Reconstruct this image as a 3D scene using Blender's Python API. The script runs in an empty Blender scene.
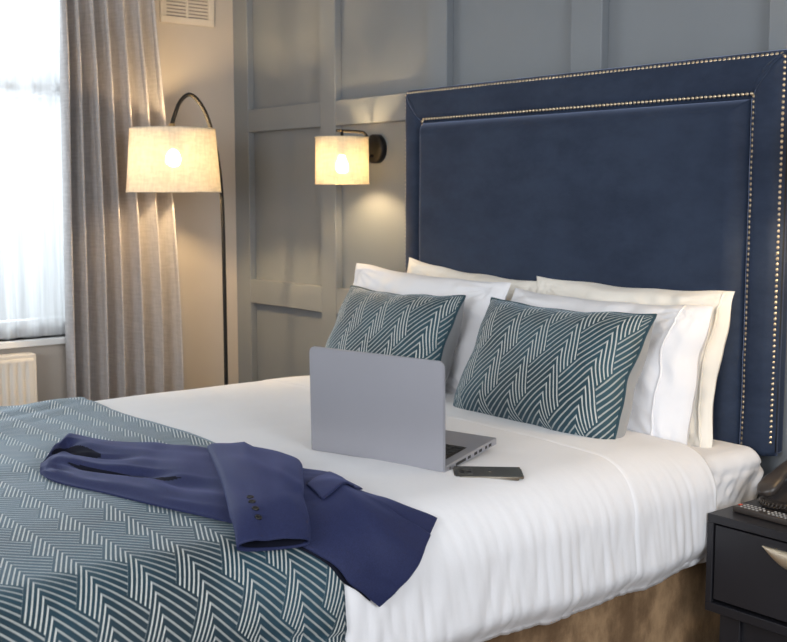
import bpy, bmesh, math, random
import numpy as np
from mathutils import Vector, Matrix, noise as mnoise

random.seed(4)
PI = math.pi
sc = bpy.context.scene
COL = sc.collection

# ------------------------------------------------------------------ camera
F_PX, W_PX = 1130.0, 787.0
PITCH = math.atan(127.0 / F_PX)
AZ = math.radians(39.248)
CAM = Vector((4.685, -2.85, 1.30))
cd = bpy.data.cameras.new('camera')
cam = bpy.data.objects.new('camera', cd)
COL.objects.link(cam)
cd.sensor_fit = 'HORIZONTAL'
cd.sensor_width = 36.0
cd.lens = 36.0 * F_PX / W_PX
cd.clip_start = 0.05
cam.location = CAM
fw = Vector((-math.cos(AZ) * math.cos(PITCH), math.sin(AZ) * math.cos(PITCH), -math.sin(PITCH)))
cam.rotation_euler = fw.to_track_quat('-Z', 'Y').to_euler()
cd.dof.use_dof = True
cd.dof.focus_distance = 2.75
cd.dof.aperture_fstop = 7.0
sc.camera = cam

# ------------------------------------------------------------------ world, daylight, exposure
wd = bpy.data.worlds.new('world')
sc.world = wd
wd.use_nodes = True
bg = wd.node_tree.nodes['Background']
bg.inputs['Color'].default_value = (0.90, 0.95, 1.0, 1)
bg.inputs['Strength'].default_value = 0.46

def area(name, loc, target, sx, sy, power, color):
    ld = bpy.data.lights.new(name, 'AREA')
    ld.shape = 'RECTANGLE'; ld.size = sx; ld.size_y = sy; ld.energy = power; ld.color = color
    o = bpy.data.objects.new(name, ld); COL.objects.link(o)
    o.location = loc
    o.rotation_euler = (Vector(target) - Vector(loc)).to_track_quat('-Z', 'Y').to_euler()
    return o
# daylight falling through the visible window
area('window_daylight', (-0.45, -1.55, 1.55), (1.5, -1.6, 0.9), 1.5, 1.5, 58, (0.86, 0.93, 1.0))
# added daylight fill from the right; window only assumed, none built
area('right_daylight_fill', (6.35, -2.0, 1.75), (2.4, -0.6, 1.0), 1.5, 1.3, 62, (0.92, 0.96, 1.0))
# added fill from beyond the bed's foot, likewise with no window built
area('rear_daylight_fill', (4.0, -5.1, 1.75), (2.5, -0.8, 0.9), 1.8, 1.4, 72, (0.95, 0.97, 1.0))

sc.view_settings.view_transform = 'Standard'
sc.view_settings.look = 'None'
sc.view_settings.exposure = 0.22
sc.view_settings.gamma = 1.0
sc.view_settings.use_curve_mapping = False
sc.cycles.use_denoising = True
sc.cycles.max_bounces = 8
sc.cycles.transparent_max_bounces = 12
sc.cycles.sample_clamp_indirect = 6.0
sc.cycles.caustics_reflective = False
sc.cycles.caustics_refractive = False

# ------------------------------------------------------------------ materials
class NT:
    def __init__(self, name):
        self.m = bpy.data.materials.new(name); self.m.use_nodes = True
        self.t = self.m.node_tree; self.n = self.t.nodes
        self.b = self.n['Principled BSDF']; self.out = self.n['Material Output']
    def new(self, kind): return self.n.new(kind)
    def link(self, a, b): self.t.links.new(a, b)
    def put(self, sock, v):
        if hasattr(v, 'is_output') or isinstance(v, bpy.types.NodeSocket): self.link(v, sock)
        else: sock.default_value = v
    def math(self, op, a, b=0.0, c=None, clamp=False):
        n = self.new('ShaderNodeMath'); n.operation = op; n.use_clamp = clamp
        self.put(n.inputs[0], a); self.put(n.inputs[1], b)
        if c is not None: self.put(n.inputs[2], c)
        return n.outputs[0]
    def mix(self, fac, a, b):
        n = self.new('ShaderNodeMix'); n.data_type = 'RGBA'
        self.put(n.inputs['Factor'], fac); self.put(n.inputs[6], a); self.put(n.inputs[7], b)
        return n.outputs[2]
    def noise(self, scale, detail=3, rough=0.55, coord='Object', stretch=None):
        tc = self.new('ShaderNodeTexCoord'); n = self.new('ShaderNodeTexNoise')
        n.inputs['Scale'].default_value = scale; n.inputs['Detail'].default_value = detail
        n.inputs['Roughness'].default_value = rough
        src = tc.outputs[coord]
        if stretch:
            mp = self.new('ShaderNodeMapping'); mp.inputs['Scale'].default_value = stretch
            self.link(src, mp.inputs['Vector']); src = mp.outputs[0]
        self.link(src, n.inputs['Vector'])
        return n.outputs['Fac']
    def ramp(self, fac, lo, hi):
        n = self.new('ShaderNodeMapRange'); n.interpolation_type = 'SMOOTHSTEP'
        self.put(n.inputs['Value'], fac)
        n.inputs['From Min'].default_value = lo; n.inputs['From Max'].default_value = hi
        return n.outputs[0]
    def bump(self, h, strength=0.2, dist=0.002):
        n = self.new('ShaderNodeBump'); n.inputs['Strength'].default_value = strength
        n.inputs['Distance'].default_value = dist
        self.link(h, n.inputs['Height']); self.link(n.outputs[0], self.b.inputs['Normal'])

def c4(c): return (c[0], c[1], c[2], 1)
def simple(name, col, rough=0.6, metal=0.0, sheen=0.0, sheen_tint=None, var=0.0, vscale=6, bscale=None, bstr=0.1, bdist=0.002, spec=0.5, stretch=None, coat=0.0):
    k = NT(name); b = k.b
    b.inputs['Roughness'].default_value = rough; b.inputs['Metallic'].default_value = metal
    b.inputs['Specular IOR Level'].default_value = spec
    if coat: b.inputs['Coat Weight'].default_value = coat
    if sheen:
        b.inputs['Sheen Weight'].default_value = sheen; b.inputs['Sheen Roughness'].default_value = 0.35
        if sheen_tint: b.inputs['Sheen Tint'].default_value = c4(sheen_tint)
    if var:
        f = k.ramp(k.noise(vscale, 4, stretch=stretch), 0.3, 0.7)
        k.link(k.mix(f, c4([x * (1 - var) for x in col]), c4([min(1, x * (1 + var)) for x in col])), b.inputs['Base Color'])
    else: b.inputs['Base Color'].default_value = c4(col)
    if bscale: k.bump(k.noise(bscale, 2), bstr, bdist)
    return k.m

M = {}
M['panel_paint'] = simple('grey_blue_panel_paint', (0.190, 0.208, 0.228), 0.55, var=0.04, vscale=1.5, bscale=160, bstr=0.05)
M['wall_paint'] = simple('warm_stone_wall_paint', (0.47, 0.42, 0.37), 0.8, var=0.03, vscale=2, bscale=200, bstr=0.05)
M['ceiling'] = simple('ceiling_white', (0.75, 0.75, 0.73), 0.9, var=0.02)
M['carpet'] = simple('brown_carpet', (0.13, 0.085, 0.05), 0.95, var=0.35, vscale=14, bscale=300, bstr=0.6, bdist=0.004)
M['white_gloss'] = simple('white_gloss_paint', (0.78, 0.78, 0.77), 0.35, var=0.02)
M['radiator'] = simple('cream_radiator_enamel', (0.74, 0.69, 0.62), 0.4, var=0.02)
M['vent'] = simple('cream_vent_plastic', (0.62, 0.55, 0.46), 0.5, var=0.02)
M['vent_dark'] = simple('vent_shadow_gap', (0.30, 0.26, 0.23), 0.8, var=0.05)
M['black_metal'] = simple('black_lamp_metal', (0.008, 0.0075, 0.0075), 0.5, 0.0, var=0.1, vscale=30, spec=0.25)
M['brass'] = simple('aged_brass', (0.62, 0.46, 0.26), 0.32, 1.0, var=0.12, vscale=60)
M['nickel'] = simple('nail_head_metal', (0.60, 0.49, 0.34), 0.34, 1.0, var=0.15, vscale=80)
M['champagne'] = simple('champagne_handle_metal', (0.80, 0.70, 0.54), 0.38, 0.85, var=0.04, vscale=40)
M['nightstand'] = simple('charcoal_lacquer', (0.013, 0.013, 0.017), 0.42, var=0.12, vscale=5, bscale=250, bstr=0.03)
M['gap_black'] = simple('drawer_gap_black', (0.004, 0.004, 0.004), 0.7, var=0.1)
M['phone_plastic'] = simple('dark_grey_phone_plastic', (0.042, 0.034, 0.030), 0.30, var=0.1, vscale=20)
M['key_grey'] = simple('pale_key_rubber', (0.40, 0.40, 0.40), 0.5, var=0.05)
M['key_red'] = simple('red_key_rubber', (0.5, 0.06, 0.03), 0.5, var=0.05)
M['laptop'] = simple('silver_laptop_metal', (0.40, 0.40, 0.44), 0.42, 0.55, var=0.02, vscale=3, bscale=900, bstr=0.02)
M['laptop_key'] = simple('black_laptop_key', (0.012, 0.012, 0.013), 0.5, var=0.1)
M['screen'] = simple('dark_laptop_screen', (0.01, 0.011, 0.014), 0.15, var=0.1)
M['phone_glass'] = simple('graphite_phone_back', (0.13, 0.125, 0.11), 0.22, 0.5, var=0.1, vscale=10)
M['phone_rim'] = simple('steel_phone_rim', (0.42, 0.39, 0.34), 0.25, 1.0, var=0.1)
M['sheet'] = simple('white_cotton_sheet', (0.77, 0.77, 0.80), 0.85, sheen=0.12, var=0.012, vscale=5, bscale=55, bstr=0.10, bdist=0.004)
M['pillow_white'] = simple('white_pillow_cotton', (0.78, 0.78, 0.81), 0.85, sheen=0.12, var=0.012, vscale=5, bscale=11, bstr=0.35, bdist=0.014)
M['pillow_back'] = simple('ivory_pillow_cotton', (0.80, 0.765, 0.70), 0.85, sheen=0.12, var=0.015, vscale=5, bscale=11, bstr=0.35, bdist=0.014)
M['grey_back'] = simple('pale_grey_cushion_back', (0.34, 0.35, 0.36), 0.75, sheen=0.2, var=0.03, vscale=12)
M['lining'] = simple('dark_navy_lining_and_fold_shade', (0.008, 0.009, 0.018), 0.85, var=0.2, vscale=15, spec=0.1)
M['button'] = simple('black_horn_button', (0.012, 0.012, 0.014), 0.25, var=0.2, vscale=90)
M['bed_base'] = None

def velvet_headboard():
    k = NT('navy_velvet'); b = k.b
    f = k.ramp(k.noise(4.5, 6, 0.7, stretch=(1, 1, 1.8)), 0.25, 0.75)
    k.link(k.mix(f, (0.014, 0.023, 0.048, 1), (0.026, 0.040, 0.074, 1)), b.inputs['Base Color'])
    b.inputs['Roughness'].default_value = 0.75
    b.inputs['Specular IOR Level'].default_value = 0.25
    b.inputs['Sheen Weight'].default_value = 0.9; b.inputs['Sheen Roughness'].default_value = 0.30
    b.inputs['Sheen Tint'].default_value = (0.50, 0.60, 0.90, 1)
    k.bump(k.noise(240, 2), 0.12, 0.001)
    return k.m
M['velvet'] = velvet_headboard()

def base_velvet():
    k = NT('brown_crushed_velvet'); b = k.b
    f = k.ramp(k.noise(9, 6, 0.65, stretch=(1, 1, 0.6)), 0.35, 0.72)
    k.link(k.mix(f, (0.12, 0.066, 0.032, 1), (0.42, 0.27, 0.15, 1)), b.inputs['Base Color'])
    b.inputs['Roughness'].default_value = 0.6
    b.inputs['Sheen Weight'].default_value = 0.5; b.inputs['Sheen Tint'].default_value = (0.9, 0.65, 0.4, 1)
    k.bump(k.noise(14, 5), 0.5, 0.01)
    return k.m
M['bed_base'] = base_velvet()

def suit():
    k = NT('navy_suit_wool'); b = k.b
    f = k.ramp(k.noise(420, 2, coord='Object', stretch=(1, 1, 1)), 0.3, 0.7)
    k.link(k.mix(f, (0.010, 0.014, 0.050, 1), (0.016, 0.022, 0.074, 1)), b.inputs['Base Color'])
    b.inputs['Roughness'].default_value = 0.7; b.inputs['Specular IOR Level'].default_value = 0.25
    b.inputs['Sheen Weight'].default_value = 0.16; b.inputs['Sheen Tint'].default_value = (0.35, 0.42, 0.95, 1)
    k.bump(k.noise(700, 1), 0.15, 0.0008)
    return k.m
M['suit'] = suit()

def curtain_cloth():
    k = NT('grey_linen_curtain'); b = k.b
    f = k.noise(130, 3, stretch=(1, 1, 0.12))
    g = k.noise(130, 3, stretch=(0.12, 0.12, 1))
    h = k.math('ADD', f, g)
    k.link(k.mix(k.ramp(h, 0.75, 1.25), (0.38, 0.36, 0.36, 1), (0.46, 0.44, 0.44, 1)), b.inputs['Base Color'])
    b.inputs['Roughness'].default_value = 0.9; b.inputs['Sheen Weight'].default_value = 0.1
    k.bump(h, 0.15, 0.001)
    return k.m
M['curtain'] = curtain_cloth()

def sheer():
    k = NT('white_sheer_voile')
    tr = k.new('ShaderNodeBsdfTransparent'); tl = k.new('ShaderNodeBsdfTranslucent'); df = k.new('ShaderNodeBsdfDiffuse')
    tl.inputs[0].default_value = (0.95, 0.95, 0.96, 1); df.inputs[0].default_value = (0.9, 0.9, 0.92, 1)
    m1 = k.new('ShaderNodeMixShader'); m2 = k.new('ShaderNodeMixShader')
    m1.inputs[0].default_value = 0.35
    k.link(tl.outputs[0], m1.inputs[1]); k.link(df.outputs[0], m1.inputs[2])
    f = k.math('MULTIPLY_ADD', k.noise(90, 2, stretch=(0.2, 1, 0.05)), 0.25, 0.50)
    k.link(f, m2.inputs[0]); k.link(tr.outputs[0], m2.inputs[1]); k.link(m1.outputs[0], m2.inputs[2])
    k.link(m2.outputs[0], k.out.inputs[0])
    return k.m
M['sheer'] = sheer()

def glass():
    k = NT('window_glass')
    tr = k.new('ShaderNodeBsdfTransparent'); gl = k.new('ShaderNodeBsdfGlossy'); gl.inputs['Roughness'].default_value = 0.02
    tr.inputs[0].default_value = (0.96, 0.98, 0.98, 1)
    fr = k.new('ShaderNodeFresnel'); fr.inputs[0].default_value = 1.45
    m = k.new('ShaderNodeMixShader')
    k.link(fr.outputs[0], m.inputs[0]); k.link(tr.outputs[0], m.inputs[1]); k.link(gl.outputs[0], m.inputs[2])
    k.link(m.outputs[0], k.out.inputs[0])
    return k.m
M['glass'] = glass()

def lampshade(name, col, transp):
    k = NT(name)
    f = k.math('ADD', k.noise(90, 3, stretch=(1, 1, 0.25)), k.noise(90, 3, stretch=(0.25, 0.25, 1)))
    colr = k.mix(k.ramp(f, 0.7, 1.3), c4([x * 0.80 for x in col]), c4(col))
    tl = k.new('ShaderNodeBsdfTranslucent'); df = k.new('ShaderNodeBsdfDiffuse'); tr = k.new('ShaderNodeBsdfTransparent')
    tr.inputs[0].default_value = (1, 0.9, 0.72, 1)
    k.link(colr, tl.inputs[0]); k.link(colr, df.inputs[0])
    m1 = k.new('ShaderNodeMixShader'); m1.inputs[0].default_value = 0.965
    k.link(tl.outputs[0], m1.inputs[1]); k.link(df.outputs[0], m1.inputs[2])
    m2 = k.new('ShaderNodeMixShader'); m2.inputs[0].default_value = transp
    k.link(m1.outputs[0], m2.inputs[1]); k.link(tr.outputs[0], m2.inputs[2])
    k.link(m2.outputs[0], k.out.inputs[0])
    return k.m
M['shade_floor'] = lampshade('cream_linen_floor_shade', (0.74, 0.67, 0.55), 0.045)
M['shade_wall'] = lampshade('cream_linen_wall_shade', (0.74, 0.64, 0.46), 0.045)

def bulb(name, strength, col=(1.0, 0.70, 0.36)):
    k = NT(name)
    e = k.new('ShaderNodeEmission'); e.inputs[0].default_value = c4(col); e.inputs[1].default_value = strength
    k.link(e.outputs[0], k.out.inputs[0])
    return k.m
M['bulb_floor'] = bulb('warm_bulb_floor', 560)
M['bulb_wall'] = bulb('warm_bulb_wall', 330)

def chevron(name, flip=1.0, P=0.093, per=0.0195, mR=1.0, mL=2.1, dark=(0.010, 0.026, 0.038), mid=(0.016, 0.050, 0.074), line=(0.52, 0.53, 0.51), sheen=0.34, weak=0.55, phase=0.0):
    """nested stepped peaks woven in silver on teal; u = across the columns, v = down a column, in metres"""
    k = NT(name); b = k.b
    uv = k.new('ShaderNodeUVMap'); uv.uv_map = 'UVMap'
    sp = k.new('ShaderNodeSeparateXYZ'); k.link(uv.outputs[0], sp.inputs[0])
    wob = k.math('MULTIPLY_ADD', k.noise(7, 1, coord='UV'), 0.004, -0.002)
    u = k.math('ADD', k.math('MULTIPLY', sp.outputs[0], flip / P), 50.0 + phase)
    v = k.math('ADD', sp.outputs[1], wob)
    du = k.math('FRACT', u)
    sR = k.math('ADD', k.math('MULTIPLY', k.math('SUBTRACT', v, k.math('MULTIPLY', du, mR * P)), 1.0 / per), 200.0)
    inv = k.math('SUBTRACT', 1.0, du)
    sL = k.math('ADD', k.math('MULTIPLY', k.math('SUBTRACT', v, k.math('MULTIPLY', inv, mL * P)), 1.0 / per), 200.0)
    span = 5.0 * per / ((mL + mR) * P)
    b1 = 0.62 + span * 0.5
    left = k.math('GREATER_THAN', k.math('FRACT', k.math('MULTIPLY', sR, 0.2)), k.math('MULTIPLY', k.math('SUBTRACT', b1, du), 1.0 / span))
    def stripe(s, w):
        d = k.math('ABSOLUTE', k.math('SUBTRACT', k.math('FRACT', s), 0.5))
        n = k.new('ShaderNodeMapRange'); n.interpolation_type = 'SMOOTHSTEP'
        k.link(d, n.inputs['Value']); n.inputs['From Min'].default_value = w; n.inputs['From Max'].default_value = w - 0.10
        return n.outputs[0]
    lL = stripe(sL, 0.22); lR = k.math('MULTIPLY', stripe(sR, 0.19), weak)
    ln = k.math('ADD', k.math('MULTIPLY', lL, left), k.math('MULTIPLY', lR, k.math('SUBTRACT', 1.0, left)))
    wear = k.ramp(k.noise(60, 3, coord='UV'), 0.15, 0.55)
    lnw = k.math('MULTIPLY', ln, k.math('MULTIPLY_ADD', wear, 0.35, 0.65))
    ground = k.mix(k.ramp(k.noise(5, 4, coord='UV'), 0.35, 0.7), c4(dark), c4(mid))
    k.link(k.mix(lnw, ground, c4(line)), b.inputs['Base Color'])
    b.inputs['Roughness'].default_value = 0.65; b.inputs['Specular IOR Level'].default_value = 0.3
    b.inputs['Sheen Weight'].default_value = sheen; b.inputs['Sheen Roughness'].default_value = 0.4
    b.inputs['Sheen Tint'].default_value = (0.60, 0.78, 0.95, 1)
    k.bump(k.math('SUBTRACT', 1.0, ln), 0.35, 0.002)
    return k.m
M['throw'] = chevron('teal_silver_throw')
M['cushion'] = chevron('teal_silver_cushion', flip=-1.0, P=0.112, per=0.026, mR=1.55, mL=2.2, weak=0.65, sheen=0.35, dark=(0.014, 0.038, 0.052), mid=(0.026, 0.070, 0.094))

# ------------------------------------------------------------------ helpers
def link(name, me, mat=None, parent=None, smooth=True):
    if mat and not me.materials: me.materials.append(mat)
    if smooth:
        me.polygons.foreach_set('use_smooth', [True] * len(me.polygons))
    o = bpy.data.objects.new(name, me); COL.objects.link(o)
    if parent: o.parent = parent
    return o
def tag(o, label=None, cat=None, group=None, kind=None):
    if label: o['label'] = label
    if cat: o['category'] = cat
    if group: o['group'] = group
    if kind: o['kind'] = kind
    return o
def thing(name, label, cat, loc=(0, 0, 0), rz=0.0, group=None):
    o = bpy.data.objects.new(name, None); COL.objects.link(o)
    o.location = loc; o.rotation_euler = (0, 0, rz); o.empty_display_size = 0.1
    bpy.context.view_layer.update()
    return tag(o, label, cat, group)
def box_bm(bm, lo, hi):
    vs = [bm.verts.new((x, y, z)) for x in (lo[0], hi[0]) for y in (lo[1], hi[1]) for z in (lo[2], hi[2])]
    for f in ((0, 1, 3, 2), (4, 6, 7, 5), (0, 4, 5, 1), (2, 3, 7, 6), (0, 2, 6, 4), (1, 5, 7, 3)):
        bm.faces.new([vs[i] for i in f])
def box(name, lo, hi, mat, parent=None, bev=0.0, seg=2):
    bm = bmesh.new(); box_bm(bm, lo, hi)
    bmesh.ops.recalc_face_normals(bm, faces=bm.faces)
    if bev: bmesh.ops.bevel(bm, geom=list(bm.edges), offset=bev, segments=seg, affect='EDGES', profile=0.6)
    me = bpy.data.meshes.new(name); bm.to_mesh(me); bm.free()
    return link(name, me, mat, parent, smooth=False)
def struct(o):
    o['kind'] = 'structure'; return o
def grid(name, nu, nv, fn, mat, parent=None, uv=None, solid=0.0, offset=-1.0, close_u=False, cap=False):
    """fn(i/nu, j/nv) -> xyz"""
    vs = []; uvs = []
    for i in range(nu + 1):
        for j in range(nv + 1):
            a, b = i / nu, j / nv
            vs.append(tuple(fn(a, b)))
            if uv: uvs.append(uv(a, b))
    fs = []
    for i in range(nu):
        for j in range(nv):
            p = i * (nv + 1) + j
            fs.append((p, p + 1, p + nv + 2, p + nv + 1))
    me = bpy.data.meshes.new(name); me.from_pydata(vs, [], fs); me.update()
    if uv:
        l = me.uv_layers.new(name='UVMap')
        idx = np.empty(len(me.loops), dtype=np.int32); me.loops.foreach_get('vertex_index', idx)
        l.data.foreach_set('uv', np.asarray(uvs, dtype=np.float32)[idx].ravel())
    o = link(name, me, mat, parent)
    if solid:
        m = o.modifiers.new('thickness', 'SOLIDIFY'); m.thickness = solid; m.offset = offset
    return o
def lathe(name, prof, mat, parent=None, seg=40, loc=(0, 0, 0), axis='Z'):
    vs = []; n = len(prof)
    for i in range(seg):
        a = 2 * PI * i / seg
        for r, z in prof:
            p = (r * math.cos(a), r * math.sin(a), z)
            if axis == 'Y': p = (p[0], -p[2], p[1])
            vs.append((p[0] + loc[0], p[1] + loc[1], p[2] + loc[2]))
    fs = []
    for i in range(seg):
        for j in range(n - 1):
            a, b = i * n + j, ((i + 1) % seg) * n + j
            fs.append((a, b, b + 1, a + 1))
    me = bpy.data.meshes.new(name); me.from_pydata(vs, [], fs); me.update()
    bm = bmesh.new(); bm.from_mesh(me); bmesh.ops.remove_doubles(bm, verts=bm.verts, dist=1e-6)
    bmesh.ops.recalc_face_normals(bm, faces=bm.faces); bm.to_mesh(me); bm.free()
    return link(name, me, mat, parent)
def catmull(pts, n):
    P = [Vector(p) for p in pts]; out = []
    P = [P[0] * 2 - P[1]] + P + [P[-1] * 2 - P[-2]]
    segs = len(P) - 3
    for k in range(n + 1):
        t = k / n * segs; i = min(int(t), segs - 1); t -= i
        a, b, c, d = P[i:i + 4]
        out.append(0.5 * ((2 * b) + (c - a) * t + (2 * a - 5 * b + 4 * c - d) * t * t + (3 * b - a - 3 * c + d) * t ** 3))
    return out
def tube_mesh(name, pts, rad, seg=10):
    pts = [Vector(p) for p in pts]; n = len(pts); vs = []; fs = []
    t0 = (pts[1] - pts[0]).normalized()
    ref = Vector((0, 0, 1)) if abs(t0.z) < 0.9 else Vector((1, 0, 0))
    u = t0.cross(ref).normalized()
    for i, p in enumerate(pts):
        t = (pts[min(i + 1, n - 1)] - pts[max(i - 1, 0)]).normalized()
        u = (u - t * u.dot(t)).normalized(); w = t.cross(u)
        r = rad(i / (n - 1)) if callable(rad) else rad
        for j in range(seg):
            a = 2 * PI * j / seg
            vs.append(p + u * (r * math.cos(a)) + w * (r * math.sin(a)))
    for i in range(n - 1):
        for j in range(seg):
            a, b = i * seg + j, i * seg + (j + 1) % seg
            fs.append((a, b, b + seg, a + seg))
    fs.append(tuple(range(seg))[::-1]); fs.append(tuple(range((n - 1) * seg, n * seg)))
    me = bpy.data.meshes.new(name); me.from_pydata(vs, [], fs); me.update()
    return me
def tube(name, pts, rad, mat, parent=None, seg=10):
    return link(name, tube_mesh(name, pts, rad, seg), mat, parent)
def sstep(x, a, b):
    t = max(0.0, min(1.0, (x - a) / (b - a))); return t * t * (3 - 2 * t)
def nz(*p):
    p = list(p) + [0.0] * (3 - len(p)); return mnoise.noise(Vector(p[:3]))

# ------------------------------------------------------------------ the room
RX1, RY0, CEIL = 6.4, -5.2, 2.52
struct(box('floor', (-0.2, RY0, -0.1), (RX1, 0.12, 0.0), M['carpet']))
struct(box('ceiling', (-0.2, RY0, CEIL), (RX1, 0.12, CEIL + 0.1), M['ceiling']))
wb = struct(box('wall_back', (-0.2, 0.010, 0.0), (RX1, 0.12, CEIL), M['panel_paint']))
PY = -0.024
LX = 0.045
stiles = [(LX - 0.005, 0.165), (0.735, 0.842), (1.424, 1.533), (2.138, 2.268), (2.866, 2.985), (3.583, 3.70), (4.30, 4.415), (5.02, 5.135), (5.73, 5.85)]
for a, b in stiles:
    box('stile', (a, PY, 0.0), (b, 0.010, CEIL), M['panel_paint'], wb, bev=0.002, seg=1)
for i in range(len(stiles) - 1):
    a, b = stiles[i][1], stiles[i + 1][0]
    for z0, z1 in ((0.0, 0.14), (0.793, 0.9035), (1.583, 1.686), (2.36, CEIL)):
        box('rail', (a, PY + 0.001, z0), (b, 0.010, z1), M['panel_paint'], wb, bev=0.002, seg=1)
# window wall, with the opening
WY0, WY1, WZ0, WZ1 = -2.45, -0.72, 0.69, 2.24
wl = struct(box('wall_left', (-0.2, WY1, 0.0), (LX, 0.012, CEIL), M['wall_paint']))
box('wall_section', (-0.2, RY0, 0.0), (LX, WY0, CEIL), M['wall_paint'], wl)
box('wall_section', (-0.2, WY0, 0.0), (LX, WY1, WZ0), M['wall_paint'], wl)
box('wall_section', (-0.2, WY0, WZ1), (LX, WY1, CEIL), M['wall_paint'], wl)
struct(box('baseboard_left', (LX, RY0, 0.0), (LX + 0.018, PY, 0.11), M['white_gloss'], bev=0.004))
win = thing('window_1', None, None, (-0.12, (WY0 + WY1) / 2, WZ0)); struct(win)
win.location = (LX, 0, 0)
fx0, fx1 = -0.16, -0.10
box('window_frame', (fx0, WY0, WZ0), (fx1, WY0 + 0.06, WZ1), M['white_gloss'], win, 0.004)
box('window_frame', (fx0, WY1 - 0.06, WZ0), (fx1, WY1, WZ1), M['white_gloss'], win, 0.004)
box('window_frame', (fx0, WY0 + 0.06, WZ1 - 0.06), (fx1, WY1 - 0.06, WZ1), M['white_gloss'], win, 0.004)
box('window_frame', (fx0, WY0 + 0.06, WZ0), (fx1, WY1 - 0.06, WZ0 + 0.07), M['white_gloss'], win, 0.004)
box('transom', (fx0 - 0.004, WY0 + 0.06, 1.715), (fx1 + 0.004, WY1 - 0.06, 1.775), M['white_gloss'], win, 0.005)
box('mullion', (fx0, -1.66, WZ0 + 0.07), (fx1, -1.59, WZ1 - 0.06), M['white_gloss'], win, 0.004)
for ya, yb in ((WY0 + 0.06, -1.66), (-1.59, WY1 - 0.06)):
    for za, zb in ((WZ0 + 0.07, 1.715), (1.775, WZ1 - 0.06)):
        box('pane', (-0.134, ya, za), (-0.128, yb, zb), M['glass'], win)
box('window_sill', (-0.10, WY0 - 0.03, WZ0 - 0.028), (0.035, -0.75, WZ0), M['white_gloss'], win, 0.006)

# ------------------------------------------------------------------ radiator
def radiator():
    t = thing('radiator', 'cream panel radiator with vertical flutes under the window', 'radiator', (0.08, -1.65, 0.0))
    t.location = (LX, -0.020, 0)
    y1, y0, z0, z1 = -1.04, -2.3, 0.14, 0.642
    n = 36; pitch = (y1 - y0 - 0.06) / n
    def fn(a, b):
        y = y0 + 0.012 + a * (y1 - y0 - 0.024); z = z0 + 0.015 + b * (z1 - z0 - 0.03)
        ph = ((y - y0 - 0.03) / pitch) % 1.0
        k = sstep(z, z0 + 0.03, z0 + 0.055) * (1 - sstep(z, z1 - 0.055, z1 - 0.03))
        d = 0.007 * (sstep(ph, 0.25, 0.4) - sstep(ph, 0.7, 0.85)) * k
        if y < y0 + 0.03 or y > y1 - 0.03: d = 0
        return (0.104 - d, y, z)
    grid('front_panel', 360, 26, fn, M['radiator'], t, solid=0.002)
    box('top_grille', (0.035, y0, z1 - 0.02), (0.106, y1, z1), M['radiator'], t, 0.006)
    box('bottom_rail', (0.035, y0, z0), (0.106, y1, z0 + 0.018), M['radiator'], t, 0.006)
    for ya, yb in ((y0, y0 + 0.014), (y1 - 0.014, y1)):
        box('side_cover', (0.035, ya, z0 + 0.012), (0.106, yb, z1 - 0.01), M['radiator'], t, 0.005)
    for y in (y0 + 0.2, y1 - 0.2):
        box('wall_bracket', (0.0, y - 0.015, 0.2), (0.05, y + 0.015, 0.6), M['radiator'], t)
    tube('pipe', [(0.07, y1 - 0.02, 0.16), (0.07, y1 + 0.03, 0.155), (0.07, y1 + 0.035, 0.1), (0.07, y1 + 0.035, 0.0)], 0.008, M['radiator'], t)
radiator()

# ------------------------------------------------------------------ air vent
vt = thing('air_vent', 'cream louvred air vent high on the wall beside the curtain', 'vent', (0, -0.24, 2.07))
vt.location = (LX, -0.018, 0)
vy0, vy1, vz0, vz1 = -0.385, -0.112, 2.060, 2.235
box('backing', (0.0, vy0 + 0.01, vz0 + 0.01), (0.004, vy1 - 0.01, vz1 - 0.01), M['vent_dark'], vt)
for lo, hi in (((vy0, vz0), (vy1, vz0 + 0.030)), ((vy0, vz1 - 0.030), (vy1, vz1)), ((vy0, vz0 + 0.03), (vy0 + 0.030, vz1 - 0.03)), ((vy1 - 0.030, vz0 + 0.03), (vy1, vz1 - 0.03)), ((-0.254, vz0 + 0.03), (-0.244, vz1 - 0.03))):
    box('frame', (0.0, lo[0], lo[1]), (0.014, hi[0], hi[1]), M['vent'], vt, 0.003)
for i in range(7):
    z = vz0 + 0.036 + i * 0.0155
    for ya, yb in ((vy0 + 0.03, -0.254), (-0.244, vy1 - 0.03)):
        box('slat', (0.003, ya, z), (0.010, yb, z + 0.0085), M['vent'], vt, 0.001, 1)

# ------------------------------------------------------------------ wall socket
so = thing('wall_socket', 'small brass wall socket on the panelling above the left pillow', 'socket', (1.09, 0, 0.985))
so.location = (0, 0, 0)
box('plate', (1.055, -0.008, 0.955), (1.135, 0.010, 1.0), M['brass'], so, 0.003)
box('rocker', (1.072, -0.012, 0.966), (1.092, -0.007, 0.988), M['brass'], so, 0.002)
box('rocker', (1.100, -0.012, 0.966), (1.120, -0.007, 0.988), M['brass'], so, 0.002)

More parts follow.
